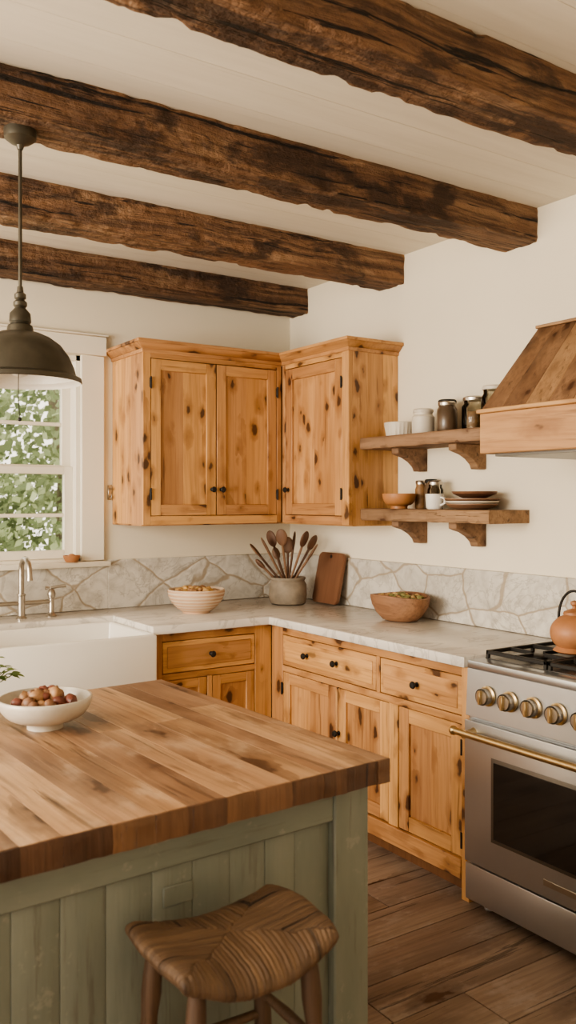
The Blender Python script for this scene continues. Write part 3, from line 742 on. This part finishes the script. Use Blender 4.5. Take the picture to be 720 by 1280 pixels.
b.box(xf-.033,xf-.029,wy0-.014,wy1+.014,wz0-.014,wz1+.014,'steeldark',bev=.002,seg=2)
b.box(xf-.036,xf-.032,wy0,wy1,wz0,wz1,'ovenglass',bev=.001)
hx=xf-.075
b.tube([(hx,ya+.005,.662),(hx,yb+.005,.662)],.013,'brass',seg=18)
for Y in (ya+.05,yb-.05):
    b.lathe([(0,0),(.016,0),(.012,.012),(.011,.045),(.018,.052),(0,.054)],'brass',L=Matrix.Translation((xf-.029,Y,.662))@Matrix.Rotation(R(-90),4,'Y'),seg=20)
for Y in (ya+.005,yb+.005): b.ball((hx,Y,.662),.017,'brass')
b.box(xf-.026,xf-.001,ya+.004,yb-.004,.045,.178,St,bev=.004,seg=2)
b.box(xf-.032,xf-.029,(ya+yb)/2-.09,(ya+yb)/2+.09,.225,.245,'pewter',bev=.001)
gx0,gx1=xf+.05,xe-.05
for k in range(3):
    y0_=ya+.03+(yb-ya-.06)*k/3+.004; y1_=ya+.03+(yb-ya-.06)*(k+1)/3-.004; zt_=.948; ym=(y0_+y1_)/2; xm=(gx0+gx1)/2; q=.006
    for Y in (y0_+q,y1_-q): b.box(gx0,gx1,Y-q,Y+q,zt_-.014,zt_,'iron',bev=.002)
    for X in (gx0+q,xm,gx1-q): b.box(X-q,X+q,y0_,y1_,zt_-.014,zt_,'iron',bev=.002)
    for X in (gx0+q,gx1-q,xm):
        for Y in (y0_+q,y1_-q): b.box(X-q,X+q,Y-q,Y+q,.918,zt_-.01,'iron',bev=.001)
    for X in ((gx0+xm)/2,(xm+gx1)/2):
        b.lathe([(0,0),(.048,0),(.048,.008),(.034,.010),(.034,.018),(.03,.021),(0,.022)],'iron',c=(X,ym,.918),seg=28)
        b.box(X-.005,X+.005,y0_,ym-.03,zt_-.014,zt_,'iron',bev=.001); b.box(X-.005,X+.005,ym+.03,y1_,zt_-.014,zt_,'iron',bev=.001)
        b.box(X-.125,X-.03,ym-.005,ym+.005,zt_-.014,zt_,'iron',bev=.001); b.box(X+.03,X+.125,ym-.005,ym+.005,zt_-.014,zt_,'iron',bev=.001)
b.make()

# kettle
b=MB('clay_teapot'); c=(2.60,2.045,.9485)
P=[(0,0),(.06,0),(.075,.008)]+[(.086*math.cos(a)+.0,.072+.070*math.sin(a)) for a in [R(x) for x in range(-45,66,10)]]+[(.032,.142),(.030,.147),(0,.147)]
b.lathe(P,'terra',c=c,seg=40)
b.lathe([(.040,.138),(.038,.147),(.020,.156),(.008,.160),(.007,.168),(.014,.175),(.014,.184),(0,.190)],'terra',c=c,seg=28)
b.tube([(c[0]-.02,c[1]-.06,c[2]+.05),(c[0]-.03,c[1]-.10,c[2]+.08),(c[0]-.035,c[1]-.125,c[2]+.125)],[.02,.014,.009],'terra')
b.tube([(c[0],c[1]+.070*math.cos(a),c[2]+.118+.105*math.sin(a)) for a in [math.pi*i/16 for i in range(17)]],.005,'iron')
b.make()

# ------------------------------------------------------------ pendant
b=MB('pendant_lamp'); px,py=.770,2.60; zb=2.603
b.lathe([(0,0.006),(.046,0.006),(.048,-.008),(.046,-.028),(.030,-.040),(.012,-.048),(.008,-.06),(0,-.06)],'bronze',c=(px,py,zb),seg=32)
b.tube([(px,py,zb-.05),(px,py,2.12)],.0055,'bronze',seg=12)
b.lathe([(0,2.135),(.008,2.135),(.010,2.118),(.017,2.112),(.017,2.10),(.012,2.096),(.020,2.088),(.020,2.078),(.015,2.072),(.030,2.055),(.032,2.03),(.028,2.024),(.036,2.018),(.040,1.998)],'bronze',c=(px,py,0),seg=32)
sh=[(.040,2.000),(.060,1.996),(.088,1.984),(.118,1.962),(.142,1.930),(.157,1.895),(.163,1.872),(.178,1.864),(.180,1.852),(.177,1.850)]
b.lathe(sh,'bronze',c=(px,py,0),seg=56)
b.lathe([(.177,1.850),(.173,1.858),(.160,1.866),(.153,1.893),(.138,1.927),(.114,1.957),(.085,1.978),(.03,1.990),(0,1.990)],'lampwhite',c=(px,py,0),seg=56)
b.lathe([(0,1.99),(.018,1.99),(.018,1.95),(.014,1.945),(.030,1.915),(.032,1.895),(.022,1.872),(0,1.864)],'lampwhite',c=(px,py,0),seg=28)
b.tube([(px-.01,py-.02,1.96),(px-.012,py-.022,1.80),(px-.008,py-.022,1.745)],.0012,'iron',seg=6)
b.ball((px-.008,py-.022,1.738),.006,'iron')
b.make()

# ------------------------------------------------------------ garden
b=MB('lawn'); b.box(-6,12,YW+.5,20,-1.45,-1.40,'grass',bev=0,off=Z0); b.make()
b=MB('garden_tree')
for (tx,ty,h) in ((1.5,8.5,3),(3.2,9.5,3.4),(4.6,9,3)):
    b.tube([(tx,ty,-1.399),(tx+.1,ty,h*.5),(tx-.1,ty+.1,h)],[.10,.07,.04],'crock')
cl=[(random.uniform(1.0,4.6),random.uniform(7.6,10.5),random.uniform(.1,3.6),random.uniform(.35,.65)) for _ in range(105)]
for (x,y,z,r_) in cl:
    for sub in range(5):
        bm=bmesh.new()
        for k in range(42):
            d=Vector((random.gauss(0,1),random.gauss(0,1),random.gauss(0,1))).normalized()*r_*random.uniform(.3,1.1)
            p=Vector((x,y,z))+d; a=Vector((random.gauss(0,1),random.gauss(0,1),random.gauss(0,1))).normalized(); c_=a.orthogonal().normalized(); e_=a.cross(c_); s_=random.uniform(.035,.07)
            vs=[bm.verts.new(p+c_*s_),bm.verts.new(p+e_*s_*.6),bm.verts.new(p-c_*s_),bm.verts.new(p-e_*s_*.6)]; bm.faces.new(vs)
        b.add(bm,'leaf')
b.make(180)

# ------------------------------------------------------------ light
wd=bpy.data.worlds.new('World'); scene.world=wd; wd.use_nodes=True
bg=wd.node_tree.nodes['Background']; bg.inputs[0].default_value=(1.0,.90,.76,1); bg.inputs[1].default_value=2.6
def area(name,loc,target,sx,sy,p,colr):
    l=bpy.data.lights.new(name,'AREA'); l.shape='RECTANGLE'; l.size=sx; l.size_y=sy; l.energy=p; l.color=colr
    o=bpy.data.objects.new(name,l); o.location=loc; o.rotation_euler=(Vector(target)-Vector(loc)).to_track_quat('-Z','Y').to_euler(); scene.collection.objects.link(o)
area('daylight_from_side',(-2.5,2.3,1.75),(2.6,3.0,1.4),2.2,1.6,210,(1,.89,.73))
try: scene.view_settings.look='AgX - Medium High Contrast'
except Exception as ex: print('look',ex)

# ------------------------------------------------------------ camera
cam=bpy.data.cameras.new('camera'); co=bpy.data.objects.new('camera',cam); scene.collection.objects.link(co)
co.location=(0,0,1.5); co.rotation_euler=(R(90),0,-R(33.6))
cam.sensor_fit='AUTO'; cam.sensor_width=36; cam.lens=1088/1280*36; cam.shift_y=-15/1280; cam.clip_start=.02
cam.dof.use_dof=True; cam.dof.focus_distance=3.4; cam.dof.aperture_fstop=4.5
scene.camera=co
